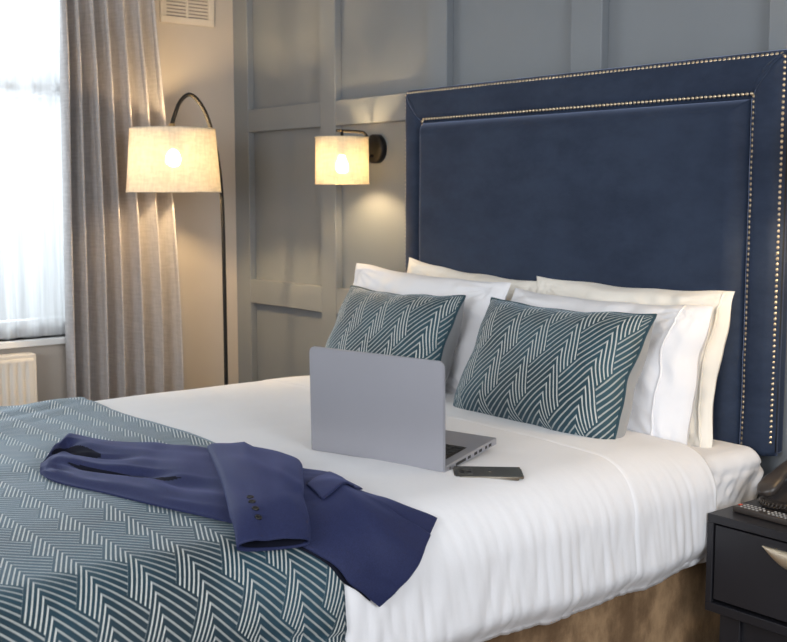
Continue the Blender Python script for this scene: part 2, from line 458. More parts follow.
# ------------------------------------------------------------------ curtains
def curtain():
    t = thing('curtain', 'grey linen pinch-pleated curtain hanging full length beside the window', 'curtain', (0.13, -0.65, 0.0))
    t.location = (0, 0, 0)
    folds = 6.5
    def fn(a, b):
        z = 0.015 + b * 2.30
        hi = sstep(z, 0.4, 2.25)
        yl = -0.935 + 0.02 * hi; yr = -0.390 - 0.095 * hi ** 1.4
        y = yl + (yr - yl) * a
        ph = 2 * PI * (folds * (a ** 0.86) + 0.10 * nz(a * 5, z * 0.35))
        amp = 0.062 - 0.030 * sstep(z, 1.75, 2.3) + 0.012 * nz(a * 6, z * 0.8, 3)
        top = sstep(z, 2.16, 2.24)
        x = 0.155 + amp * math.sin(ph) + 0.012 * math.sin(2 * ph + 1.1) + 0.008 * nz(a * 16, z * 1.1, 7)
        y += 0.017 * math.cos(ph) * (1 - 0.5 * top)
        x += top * 0.022 * abs(math.sin(ph * 1.5)) * (1 if math.sin(ph) > 0 else 0.2)
        return (x, y, z)
    c = grid('drape', 320, 70, fn, M['curtain'], t, solid=0.003, offset=0)
    box('track', (0.10, -2.7, 2.325), (0.16, -0.36, 2.36), M['white_gloss'], t, 0.004)
    for i in range(9):
        y = -0.90 + i * 0.052
        tube('hook', [(0.13, y, 2.30), (0.128, y, 2.318), (0.125, y, 2.328)], 0.003, M['nickel'], t, 6)
curtain()
def sheer_curtain():
    def fn(a, b):
        y = -2.44 + a * 1.71; z = WZ0 + 0.003 + b * 1.53
        ph = 2 * PI * (17 * a + 0.35 * nz(a * 9, z * 0.3))
        amp = 0.016 + 0.008 * nz(a * 11, z * 0.5, 2)
        return (0.004 + amp * math.sin(ph) + 0.004 * math.sin(2.3 * ph), y, z)
    o = grid('sheer_curtain', 340, 24, fn, M['sheer'])
    tag(o, 'white translucent sheer curtain hanging across the bright window', 'sheer curtain')
sheer_curtain()

# ------------------------------------------------------------------ arc floor lamp
def floor_lamp():
    X = 0.45
    t = thing('floor_lamp', 'black arched floor lamp with a cream drum shade by the curtain', 'floor lamp', (X, -0.334, 0.0))
    t.location = (0, 0, 0)
    lathe('base', [(0, 0), (0.14, 0), (0.145, 0.006), (0.145, 0.018), (0.135, 0.025), (0.015, 0.028), (0.012, 0.05), (0, 0.05)], M['black_metal'], t, 48, (X, -0.334, 0.0))
    pts = catmull([(X, -0.334, 0.02), (X, -0.333, 0.49), (X, -0.334, 0.95), (X, -0.339, 1.274), (X, -0.358, 1.46), (X, -0.391, 1.59), (X, -0.432, 1.672), (X, -0.483, 1.711), (X, -0.528, 1.682), (X, -0.556, 1.625), (X, -0.570, 1.585)], 80)
    tube('pole', pts, 0.0085, M['black_metal'], t, 12)
    zc = 1.566; zb = 1.308; rt, rb = 0.174, 0.194
    yc = -0.567
    sh = lathe('lamp_shade', [(rb, zb), (rt, zc)], M['shade_floor'], t, 72, (X, yc, 0))
    for r, z in ((rb, zb), (rt, zc)):
        ring = [(X + r * math.cos(2 * PI * i / 48), yc + r * math.sin(2 * PI * i / 48), z) for i in range(49)]
        tube('shade_rim', ring, 0.0025, M['shade_floor'], sh, 6)
    tube('lamp_holder', [(X, -0.570, 1.59), (X, yc, 1.56), (X, yc, 1.475)], lambda a: 0.012 if a < 0.5 else 0.017, M['brass'], t, 14)
    lathe('finial', [(0, 0.012), (0.022, 0.010), (0.024, 0.0), (0, 0.0)], M['black_metal'], t, 20, (X, yc, zc + 0.002))
    for i in range(3):
        a = 2 * PI * i / 3 + 0.3
        tube('shade_spoke', [(X, yc, zc - 0.004), (X + rt * math.cos(a), yc + rt * math.sin(a), zc - 0.004)], 0.002, M['black_metal'], t, 6)
    lathe('bulb', [(0.0, -0.034), (0.014, -0.031), (0.026, -0.020), (0.031, -0.004), (0.029, 0.012), (0.021, 0.026), (0.014, 0.036), (0.012, 0.046), (0, 0.046)], M['bulb_floor'], t, 24, (X, yc, 1.445))
floor_lamp()

# ------------------------------------------------------------------ wall lamps
def wall_lamp(X, label):
    t = thing('wall_lamp', label, 'wall lamp', (X, 0, 1.48))
    t.location = (0, 0, 0)
    lathe('wall_plate', [(0, 0.018), (0.052, 0.018), (0.058, 0.014), (0.058, -0.010), (0, -0.010)], M['black_metal'], t, 40, (X, 0, 1.48), 'Y')
    tube('arm', catmull([(X, -0.018, 1.452), (X, -0.036, 1.452), (X, -0.042, 1.47), (X, -0.042, 1.515), (X, -0.055, 1.538), (X, -0.08, 1.545), (X, -0.14, 1.546), (X, -0.196, 1.546)], 60), 0.0058, M['black_metal'], t, 10)
    yc = -0.170; zt, zb, r = 1.520, 1.340, 0.106
    tube('stem', [(X, yc, 1.546), (X, yc, 1.48)], 0.006, M['black_metal'], t, 10)
    sh = lathe('lamp_shade', [(r, zb), (r - 0.002, zt)], M['shade_wall'], t, 56, (X, yc, 0))
    for z in (zb, zt):
        ring = [(X + r * math.cos(2 * PI * i / 40), yc + r * math.sin(2 * PI * i / 40), z) for i in range(41)]
        tube('shade_rim', ring, 0.002, M['shade_wall'], sh, 6)
    for i in range(3):
        a = 2 * PI * i / 3 + 0.2
        tube('shade_spoke', [(X, yc, zt - 0.004), (X + (r - 0.003) * math.cos(a), yc + (r - 0.003) * math.sin(a), zt - 0.004)], 0.0018, M['black_metal'], t, 6)
    lathe('lamp_holder', [(0, 0.03), (0.015, 0.03), (0.017, 0.0), (0, 0.0)], M['brass'], t, 20, (X, yc, 1.452))
    lathe('bulb', [(0.0, -0.028), (0.013, -0.025), (0.023, -0.014), (0.026, 0.0), (0.022, 0.016), (0.014, 0.030), (0.012, 0.046), (0, 0.046)], M['bulb_wall'], t, 22, (X, yc, 1.408))
wall_lamp(1.085, 'lit wall lamp with cream drum shade left of the headboard')
wall_lamp(3.262, 'lit wall lamp with cream drum shade right of the headboard above the nightstand')

# ------------------------------------------------------------------ headboard
HX0, HX1, HZ0, HZ1 = 1.372, 2.966, 0.575, 1.682
def headboard():
    t = thing('headboard', 'tall navy velvet headboard with studded border fixed behind the bed', 'headboard', (2.17, -0.02, HZ0))
    t.location = (0, 0, 0)
    box('backing', (HX0 + 0.004, -0.070, HZ0), (HX1 - 0.004, PY, HZ1 - 0.004), M['velvet'], t, 0.012, 3)
    bw = 0.098
    yb = lambda d: -0.066 - 0.026 * math.sin(min(1, d / 0.030) * PI / 2) ** 0.7 - 0.006 * math.sin(PI * d / bw) + 0.014 * sstep(d, bw - 0.025, bw)
    def seg(name, A, B, inA, inB, n):
        # A,B outer corners ; inA,inB inner corners (x,z)
        def fn(a, b):
            d = b * bw
            ox = A[0] + (B[0] - A[0]) * a; oz = A[1] + (B[1] - A[1]) * a
            ix = inA[0] + (inB[0] - inA[0]) * a; iz = inA[1] + (inB[1] - inA[1]) * a
            x = ox + (ix - ox) * b; z = oz + (iz - oz) * b
            e = min(a, 1 - a) * n * 0.0 
            y = yb(d) + 0.0022 * nz(x * 9, z * 9, 1)
            return (x, y, z)
        o = grid(name, n, 20, fn, M['velvet'], t)
        m = o.modifiers.new('thickness', 'SOLIDIFY'); m.thickness = 0.012; m.offset = 0 
        return o
    iL, iR, iT = HX0 + bw, HX1 - bw - 0.006, HZ1 - bw - 0.022
    seg('border_top', (HX0, HZ1), (HX1, HZ1), (iL, iT), (iR, iT), 120)
    seg('border_side', (HX1, HZ1), (HX1, HZ0), (iR, iT), (iR, HZ0), 80)
    seg('border_side', (HX0, HZ0), (HX0, HZ1), (iL, HZ0), (iL, iT), 80)
    def inner(a, b):
        # concentrate samples near the edges
        f = lambda q: 0.5 - 0.5 * math.cos(PI * q)
        a2, b2 = f(a), f(b)
        x = iL + (iR - iL) * a2; z = HZ0 + (iT - HZ0) * b2
        d = min(x - iL, iR - x, iT - z)
        p = math.sin(min(1, max(0, d) / 0.050) * PI / 2)
        y = -0.070 - 0.062 * p ** 0.65 - 0.003 * nz(x * 4, z * 4, 5) - 0.006 * math.sin(PI * a2) * math.sin(PI * min(1, b2))
        return (x, y, z)
    grid('inner_panel', 110, 84, inner, M['velvet'], t)
    # mitre seams and piping
    for ox, ix in ((HX1, iR), (HX0, iL)):
        sg = 1 if ox > ix else -1
        pts = []
        for k in range(21):
            b = k / 20
            pts.append((ox + (ix - ox) * b - sg * 0.010 * math.sin(PI * b), yb(b * bw) - 0.006, HZ1 + (iT - HZ1) * b + 0.010 * math.sin(PI * b)))
        tube('mitre_seam', pts, 0.0024, M['velvet'], t, 6)
    ep = [(HX0 + 0.001, -0.0735, HZ0 + 0.01), (HX0 + 0.001, -0.0735, HZ1 - 0.001), (HX1 - 0.001, -0.0735, HZ1 - 0.001), (HX1 - 0.001, -0.0735, HZ0 + 0.01)]
    for q0, q1 in zip(ep[:-1], ep[1:]):
        tube('edge_piping', [Vector(q0).lerp(Vector(q1), k / 20) for k in range(21)], 0.0045, M['gap_black'], t, 8)
    # nail trim (hundreds of heads a few pixels across)
    def nails(name, path, y, pitch=0.0150, r=0.0058):
        bm = bmesh.new()
        for (x0, z0), (x1, z1) in zip(path[:-1], path[1:]):
            L = math.hypot(x1 - x0, z1 - z0); n = int(round(L / pitch))
            for i in range(n):
                f = (i + 0.5) / n; cx, cz = x0 + (x1 - x0) * f, z0 + (z1 - z0) * f
                rings = []
                for rr, h in ((1.0, 0.0), (0.78, 0.55)):
                    rings.append([bm.verts.new((cx + r * rr * math.cos(2 * PI * q / 8), y - h * r * 0.8, cz + r * rr * math.sin(2 * PI * q / 8))) for q in range(8)])
                top = bm.verts.new((cx, y - r * 0.8, cz))
                for q in range(8):
                    bm.faces.new((rings[0][q], rings[0][(q + 1) % 8], rings[1][(q + 1) % 8], rings[1][q]))
                    bm.faces.new((rings[1][q], rings[1][(q + 1) % 8], top))
        bmesh.ops.recalc_face_normals(bm, faces=bm.faces)
        me = bpy.data.meshes.new(name); bm.to_mesh(me); bm.free()
        return tag(link(name, me, M['nickel'], t), 'row of small metal nail heads', kind='stuff')
    e = 0.008
    nails('outer_nail_trim', [(HX0 + e, HZ0 + 0.03), (HX0 + e, HZ1 - e), (HX1 - e, HZ1 - e), (HX1 - e, HZ0 + 0.03)], yb(e) - 0.0055)
    e = 0.012
    nails('inner_nail_trim', [(iL + 0.010, HZ0), (iL + 0.010, iT + e), (iR + e, iT + e), (iR + e, HZ0)], yb(bw - e) - 0.007)
    return t
headboard()

# ------------------------------------------------------------------ bed surface
XC, HALF, RS, ZT = 2.135, 0.855, 0.13, 0.655
AF = HALF - RS
ARC = RS * PI / 2
FOOT_Y, FOOT_R = -2.24, 0.12
def bed_pt(s, y, off=0.0, half=HALF):
    """point on the made bed: s metres of cloth from the centre line, y along the bed (runs on over the foot)"""
    a = abs(s); sg = 1 if s >= 0 else -1
    ex = half - HALF
    if a < AF: x, d, nx, nzv = a, 0.010 * (a / AF) ** 4, 0.0, 1.0
    elif a < AF + ARC:
        th = (a - AF) / RS; x, d = AF + RS * math.sin(th), 0.010 + RS * (1 - math.cos(th)) * 0.97; nx, nzv = math.sin(th), math.cos(th)
    else:
        x, d, nx, nzv = HALF, 0.010 + RS * 0.97 + (a - AF - ARC), 1.0, 0.0
    z = ZT - d - 0.016 * sstep(y, -0.66, -0.36) * (1 - 3.0 * sstep(a, AF, 1.12))
    yy = y
    if y < FOOT_Y:
        q = FOOT_Y - y
        if q < FOOT_R * PI / 2: th = q / FOOT_R; yy = FOOT_Y - FOOT_R * math.sin(th); z -= FOOT_R * (1 - math.cos(th))
        else: yy = FOOT_Y - FOOT_R; z -= FOOT_R + q - FOOT_R * PI / 2
    z += 0.004 * nz(s * 3.2, y * 3.2, 2) * (1 - sstep(a, 0.6, 0.8))
    return (XC + sg * (x + nx * off + ex * nx), yy, z + nzv * off)

# bed base
bb = thing('divan', 'brown velvet divan bed base under the white bedding', 'bed', (2.16, -1.15, 0))
bb.location = (0, 0, 0)
box('base_box', (1.43, -2.17, 0.03), (2.905, -0.10, 0.315), M['bed_base'], bb, 0.018, 3)
for x in (1.52, 2.80):
    for y in (-2.05, -0.25):
        lathe('castor', [(0, 0.0), (0.02, 0.0), (0.022, 0.03), (0, 0.03)], M['black_metal'], bb, 16, (x, y, 0))

# mattress with its fitted sheet
def mattress():
    t = thing('mattress', 'mattress in a white fitted sheet, bare at the head of the bed', 'mattress', (2.17, -1.1, 0.315))
    t.location = (0, 0, 0)
    x0, x1, y0, y1, z0, z1, r = 1.415, 2.962, -2.16, -0.105, 0.316, 0.604, 0.048
    path = []                                   # rounded rectangle in x, z
    def run(p, q, n): path.extend((p[0] + (q[0] - p[0]) * k / n, p[1] + (q[1] - p[1]) * k / n) for k in range(n))
    def bend(cx, cz, a0, n=7): path.extend((cx + r * math.cos(a0 + PI / 2 * k / n), cz + r * math.sin(a0 + PI / 2 * k / n)) for k in range(n))
    run((x1, z0 + r), (x1, z1 - r), 26); bend(x1 - r, z1 - r, 0); run((x1 - r, z1), (x0 + r, z1), 40); bend(x0 + r, z1 - r, PI / 2)
    run((x0, z1 - r), (x0, z0 + r), 10); bend(x0 + r, z0 + r, PI); run((x0 + r, z0), (x1 - r, z0), 10); bend(x1 - r, z0 + r, 1.5 * PI)
    path.append(path[0])
    xm, zm = (x0 + x1) / 2, (z0 + z1) / 2
    def fn(a, b):
        # most of the rings near the bare head end
        q = a ** 0.45
        y = y0 + (y1 - y0) * q
        d = min(y1 - y, y - y0); k = 1.0
        e = 0.0
        if d < 0.04: e = 0.04 - math.sqrt(max(0.0, 0.04 ** 2 - (0.04 - d) ** 2))
        px, pz = path[int(round(b * (len(path) - 1)))]
        px = xm + (px - xm) * (1 - e / (xm - x0)); pz = zm + (pz - zm) * (1 - e / (zm - z0))
        if a <= 0.0 or a >= 1.0: px, pz = xm + (px - xm) * 0.02, zm + (pz - zm) * 0.02
        side = sstep(px, x1 - 0.03, x1 - 0.005)
        t_ = y * 15 - pz * 17
        w = 0.016 * nz(y * 7 + pz * 5, pz * 6, 1) + 0.016 * (0.35 - abs(nz(t_, pz * 9 + y * 5, 5))) + 0.007 * nz(y * 40 - pz * 30, pz * 20, 9)
        w += 0.016 * math.exp(-((y + 0.40 - 0.12 * (z1 - pz)) / 0.018) ** 2) - 0.008 * math.exp(-((pz - z1 + 0.050) / 0.006) ** 2)
        px += side * w * (0.25 + 0.75 * sstep(z1 - pz, 0.02, 0.07))
        if pz > z1 - 0.03: pz += 0.004 * nz(px * 8, y * 8, 3) + 0.002 * nz(px * 22, y * 22, 3)
        return (px, y, pz)
    grid('sheeted_body', 150, len(path) - 1, fn, M['sheet'], t)
mattress()

def duvet():
    t = thing('duvet', 'white cotton duvet spread over the bed with a turned-down top', 'duvet', (2.135, -1.3, 0.6))
    t.location = (0, 0, 0)
    S0, S1 = -1.06, 1.135
    def wr(s, y):
        k = sstep(s, 0.76, 1.02)
        f = 1 - sstep(-y, 1.36 + 0.19 * sstep(s, 0.0, 0.95), 1.44 + 0.19 * sstep(s, 0.0, 0.95))
        w = f * k * (0.005 * nz(y * 7.0, s * 1.6, 4) + 0.0042 * nz(y * 27 + s * 5.0, s * 3.6, 8) + 0.0042 * nz(y * 62 - s * 9, s * 5.0, 13))
        w -= 0.004 * (1 - f)
        w += f * (1 - k) * (0.0022 * nz(s * 14, y * 4, 6))
        return w
    def tuck(p, s):
        h = sstep(s, 1.06, 1.14)
        return (p[0] - 0.045 * h, p[1], p[2] + 0.006 * h)
    Y0, Y1 = -2.62, -0.42
    def fn(a, b):
        s = S0 + (S1 - S0) * a; y = Y0 + (Y1 - Y0) * b
        p = bed_pt(s, y, wr(s, y))
        hem = 0.012 * nz(y * 5, 3.3) + 0.006 * nz(y * 17, 1.2)
        if s > 0.95: p = (p[0], p[1], p[2] + hem * sstep(s, 0.95, 1.13))
        return tuck(p, s)
    grid('cover', 190, 300, fn, M['sheet'], t, solid=0.012, offset=-1)
    def band(a, b):
        s = S0 + (S1 - S0) * a; yb = -0.735 + 0.012 * nz(s * 5, 9) + 0.01 * math.sin(s * 2); ye = -0.395 + 0.008 * nz(s * 7, 4)
        y = yb + (ye - yb) * b
        e = 1 - (1 - sstep(b, 0, 0.05)) * 0.7
        p = bed_pt(s, y, wr(s, y) + 0.008 * e)
        hem = 0.012 * nz(y * 5, 3.3) + 0.006 * nz(y * 17, 1.2)
        if s > 0.95: p = (p[0], p[1], p[2] + (hem - 0.006) * sstep(s, 0.95, 1.13))
        return tuck(p, s)
    grid('turned_down_edge', 190, 60, band, M['sheet'], t, solid=0.006, offset=-1)
    # stitched hem line of the fold
    pts = []
    for k in range(150):
        s = -0.75 + k / 149 * 1.85; y = -0.735 + 0.012 * nz(s * 5, 9) + 0.01 * math.sin(s * 2) + 0.004
        pts.append(tuck(bed_pt(s, y, wr(s, y) + 0.0065), s))
    tube('hem_piping', pts, 0.0024, M['sheet'], t, 6)
duvet()

def throw():
    S0, S1 = -1.10, 1.40
    def lim(s): return -1.405 - 0.19 * sstep(s, 0.0, 0.95) + 0.006 * nz(s * 6, 2)
    def fn(a, b):
        s = S0 + (S1 - S0) * a
        y = lim(s) + (-2.85 - lim(s)) * b
        w = 0.004 * nz(s * 5, y * 5, 9) + 0.006 * nz(s * 2.5 + y * 3, y * 2, 4)
        w += 0.008 * (1 - sstep(s, -0.75, -0.25)) * abs(nz(s * 9 + y * 4, y * 3, 6))
        crease = math.exp(-((s - 0.985 - 0.25 * (y + 1.65)) / 0.008) ** 2) * sstep(y, -1.85, -1.7)
        w -= 0.012 * crease
        w += 0.012 * sstep(s, 0.8, 1.1) * nz(y * 4, s * 2, 12) + 0.014 * (1 - sstep(s, -0.80, -0.45))
        return bed_pt(s, y, 0.013 + max(w, -0.002))
    def uv(a, b):
        s = S0 + (S1 - S0) * a
        y = -1.5 + (-2.85 + 1.5) * b + (lim(s) + 1.5) * (1 - b)
        return (y + 0.02, s)
    o = grid('bed_throw', 220, 150, fn, M['throw'], uv=uv, solid=0.006, offset=-1)
    tag(o, 'teal velvet bed throw with silver stepped chevrons across the foot of the bed', 'throw')
throw()

# ------------------------------------------------------------------ pillows and cushions
def pillow(name, label, cat, w, h, t, mat, loc, lean, yaw=0.0, roll=0.0, group=None, ear=0.06, seed=0, uvrot=None, back=None, seam=None, sag=0.0, pipe=None, flop=0.0, parts=('body',), wrk=1.9):
    """bottom edge centre at loc; leans back by lean radians towards +Y"""
    o = thing(name, label, cat, loc, yaw, group)
    NU, NV = 80, 60
    def shape(u, v, side):
        x = w / 2 * u * (1 - ear * (1 - v * v)); z = h / 2 * v * (1 - ear * 1.1 * (1 - u * u))
        z -= sag * h * (1 - abs(u) ** 1.5) * (v + 1) / 2 
        e = max(0.0, (1 - u ** 4) * (1 - v ** 4))
        th = t / 2 * e ** 0.55 * (1.0 - 0.15 * v)
        edge = max(abs(u), abs(v))
        r = wrk * (0.006 * nz(x * 7 + seed, z * 7, side * 3 + seed) + 0.006 * nz(x * 15 + z * 6 + seed, z * 9 - x * 4, 2 + side) * edge) * min(1, e * 3)
        r += wrk * (0.011 * nz(x * 4.5 + seed * 2, z * 4.5 + 3, side) + 0.008 * (0.5 - abs(nz(x * 6 - z * 5 + seed, z * 3 + x * 3, 9 + side))) + 0.005 * (0.4 - abs(nz(x * 13 + z * 9 + seed, z * 8 - x * 6, 4)))) * min(1, e * 3)
        # radiating puckers near the corners
        r += wrk * 0.004 * math.sin(14 * math.atan2(v - (1 if v > 0 else -1) * 0.9, u - (1 if u > 0 else -1) * 0.9) + seed) * (abs(u * v) ** 1.5) * min(1, e * 4)
        if back and side > 0: th *= 1.45
        y = side * (th + r)
        z += h / 2 + 0.008 * nz(u * 2.2 + seed, 5.1) * v
        x += 0.010 * nz(v * 2.4 + seed, 8.3) * u
        y += flop * (max(0, v) ** 2) * abs(u) ** 3
        y2 = y * math.cos(lean) + z * math.sin(lean); z2 = z * math.cos(lean) - y * math.sin(lean)
        xr = x * math.cos(roll) + (z2 - 0) * math.sin(roll); zr = -x * math.sin(roll) + z2 * math.cos(roll)
        return (xr, y2, zr)
    f = lambda q: math.sin((q - 0.5) * PI) * 0.35 + (2 * q - 1) * 0.65
    tabs = []
    for ax in (0, 1):
        acc = [0.0]; prev = None
        for k in range(201):
            q = f(k / 200); p = Vector(shape(q, 0, -1) if ax == 0 else shape(0, q, -1))
            if prev is not None: acc.append(acc[-1] + (p - prev).length)
            prev = p
        tabs.append([v - acc[-1] / 2 for v in acc])
    arc = lambda q, ax: float(np.interp(q * 200, range(201), tabs[ax]))
    def half(nm, side, m):
        def uv(a, b):
            U, V = arc(a, 0), arc(b, 1)
            r = uvrot or 0.0
            return (U * math.cos(r) - V * math.sin(r), -(U * math.sin(r) + V * math.cos(r)))
        g = grid(nm, NU, NV, lambda a, b: shape(f(a), f(b), side), m, o, uv=uv)
        if side > 0: g.data.flip_normals()
        return g
    half('front_cover', -1, mat)
    half('back_cover', 1, back or mat)
    if pipe:
        ring = []
        for k in range(200):
            q = k / 200 * 4
            if q < 1: u, v = -1 + 2 * q, -1
            elif q < 2: u, v = 1, -1 + 2 * (q - 1)
            elif q < 3: u, v = 1 - 2 * (q - 2), 1
            else: u, v = -1, 1 - 2 * (q - 3)
            ring.append(shape(u, v, -1))
        ring.append(ring[0])
        tube('piping', ring, 0.0045, pipe, o, 6)
    if seam is not None:
        pts = []
        for k in range(41):
            v = -0.97 + 1.94 * k / 40
            p = shape(seam + 0.004 * math.sin(k * 0.4), v, -1); pts.append((p[0], p[1] - 0.002, p[2]))
        tube('seam', pts, 0.0032, mat, o, 6)
    return o
g1, g2, g3 = 'upright bed pillows against the headboard', 'white pillows in front of the upright pillows', 'patterned cushions'
pillow('pillow', 'ivory pillow upright against the headboard, at the nightstand end', 'pillow', 0.76, 0.47, 0.12, M['pillow_back'], (2.49, -0.235, 0.572), 0.20, 0.0, 0.0, g1, 0.05, 1.3, seam=0.93)
pillow('pillow', 'ivory pillow upright against the headboard, at the window end', 'pillow', 0.72, 0.47, 0.12, M['pillow_back'], (1.79, -0.225, 0.580), 0.18, 0.0, 0.065, g1, 0.07, 4.1)
pillow('pillow', 'white pillow directly behind the patterned cushion nearest the nightstand', 'pillow', 0.76, 0.43, 0.145, M['pillow_white'], (2.49, -0.345, 0.578), 0.24, 0.0, 0.0, g2, 0.05, 2.7, seam=0.80)
pillow('pillow', 'white pillow directly behind the patterned cushion nearest the window', 'pillow', 0.78, 0.43, 0.145, M['pillow_white'], (1.70, -0.36, 0.610), 0.22, 0.03, 0.035, g2, 0.05, 6.2)
pillow('cushion', 'teal and silver chevron cushion behind the phone, nearest the nightstand', 'cushion', 0.63, 0.40, 0.20, M['cushion'], (2.488, -0.575, 0.618), 0.44, 0.0, 0.0, g3, 0.085, 3.3, uvrot=0.10, back=M['grey_back'], pipe=M['cushion'], wrk=0.35)
pillow('cushion', 'teal and silver chevron cushion partly hidden behind the laptop', 'cushion', 0.56, 0.40, 0.20, M['cushion'], (1.775, -0.585, 0.614), 0.44, 0.05, 0.0, g3, 0.085, 8.8, uvrot=0.10, back=M['grey_back'], pipe=M['cushion'], wrk=0.35)

# ------------------------------------------------------------------ laptop
def laptop():
    w, d, hl = 0.382, 0.258, 0.262
    pit, lid = 0.085, -0.03
    t = thing('laptop', 'open silver laptop standing on the duvet, lid back to the camera', 'laptop', (2.599, -1.199, 0.660), 0.318)
    t.rotation_euler = (pit, 0.022, 0.318)
    base = box('base', (-w / 2, 0.0, 0.0), (w / 2, d, 0.018), M['laptop'], t, 0.004, 3)
    box('keyboard_well', (-0.165, 0.035, 0.0178), (0.165, 0.150, 0.0186), M['laptop_key'], base)
    kb = None
    for r in range(6):
        for c in range(15):
            x0 = -0.163 + c * 0.0218; y0 = 0.037 + r * 0.0188
            if kb is None:
                kb = box('key', (-0.0092, -0.0078, 0.0), (0.0092, 0.0078, 0.0022), M['laptop_key'], base, 0.001, 1); k = kb
            else:
                k = kb.copy(); COL.objects.link(k); k.parent = base
            k.location = (x0 + 0.0095, y0 + 0.008, 0.0184)
    box('touchpad', (-0.055, 0.165, 0.0176), (0.055, 0.235, 0.0184), M['laptop'], base, 0.0003, 1)
    for y0, y1 in ((0.020, 0.024), (0.050, 0.098), (0.108, 0.122), (0.140, 0.154), (0.165, 0.179), (0.196, 0.205), (0.215, 0.228)):
        box('port', (w / 2 - 0.002, y0, 0.005), (w / 2 + 0.0006, y1, 0.012), M['laptop_key'], base)
    # lid: rounded top corners
    bm = bmesh.new(); r = 0.016; pts = [(-w / 2, 0.0), (w / 2, 0.0)]
    for k in range(9): a = k / 8 * PI / 2; pts.append((w / 2 - r + r * math.cos(a), hl - r + r * math.sin(a)))
    for k in range(9): a = PI / 2 + k / 8 * PI / 2; pts.append((-w / 2 + r + r * math.cos(a), hl - r + r * math.sin(a)))
    f = bm.faces.new([bm.verts.new((x, 0, z)) for x, z in pts])
    ex = bmesh.ops.extrude_face_region(bm, geom=[f])
    for v in ex['geom']:
        if isinstance(v, bmesh.types.BMVert): v.co.y -= 0.009
    bmesh.ops.recalc_face_normals(bm, faces=bm.faces)
    bmesh.ops.bevel(bm, geom=[e for e in bm.edges if abs(e.verts[0].co.y - e.verts[1].co.y) < 1e-6], offset=0.0022, segments=2, affect='EDGES')
    me = bpy.data.meshes.new('lid'); bm.to_mesh(me); bm.free()
    l = link('lid', me, M['laptop'], t, smooth=False); l.location = (0, 0.004, 0.004); l.rotation_euler = (lid, 0, 0)
    s = box('screen', (-w / 2 + 0.010, 0.0004, 0.020), (w / 2 - 0.010, 0.0012, hl - 0.012), M['screen'], l)
    tube('hinge', [(-0.14, 0.006, 0.014), (0.14, 0.006, 0.014)], 0.006, M['laptop_key'], t, 12)
    for x in (-0.16, 0.16):
        for y in (0.03, d - 0.03):
            lathe('foot', [(0, -0.002), (0.006, -0.002), (0.006, 0.0), (0, 0.0)], M['laptop_key'], t, 12, (x, y, 0))
laptop()

# ------------------------------------------------------------------ mobile phone
def mobile():
    t = thing('mobile_phone', 'dark graphite mobile phone lying face down beside the laptop', 'phone', (2.842, -1.062, 0.6535), 0.0)
    ang = math.atan2(0.125, 0.10)
    t.rotation_euler = (0.07, 0.02, ang)
    bm = bmesh.new(); box_bm(bm, (-0.080, -0.039, 0.0), (0.080, 0.039, 0.0085)); bmesh.ops.recalc_face_normals(bm, faces=bm.faces)
    bmesh.ops.bevel(bm, geom=[e for e in bm.edges if abs(e.verts[0].co.z - e.verts[1].co.z) > 0.005], offset=0.012, segments=5, affect='EDGES')
    bmesh.ops.bevel(bm, geom=[e for e in bm.edges if abs(e.verts[0].co.z - e.verts[1].co.z) < 1e-6], offset=0.0016, segments=2, affect='EDGES')
    me = bpy.data.meshes.new('rim'); bm.to_mesh(me); bm.free()
    link('rim', me, M['phone_rim'], t, smooth=False)
    box('back_glass', (-0.0775, -0.0365, 0.008), (0.0775, 0.0365, 0.0092), M['phone_glass'], t, 0.0004, 1)
    cb = box('camera_bump', (-0.070, -0.026, 0.0090), (-0.036, 0.004, 0.0108), M['phone_glass'], t, 0.0008, 2)
    for x, y in ((-0.062, -0.019), (-0.062, -0.004), (-0.045, -0.011)):
        lathe('lens', [(0, 0.0018), (0.0055, 0.0018), (0.0062, 0.001), (0.0062, 0), (0, 0)], M['laptop_key'], cb, 16, (x, y, 0.0106))
    box('side_button', (0.0, -0.0398, 0.003), (0.018, -0.0385, 0.0055), M['phone_rim'], t)
    lathe('emblem', [(0, 0.0003), (0.0045, 0.0003), (0.0045, 0), (0, 0)], M['phone_rim'], t, 16, (0.005, 0.0, 0.0092))
mobile()

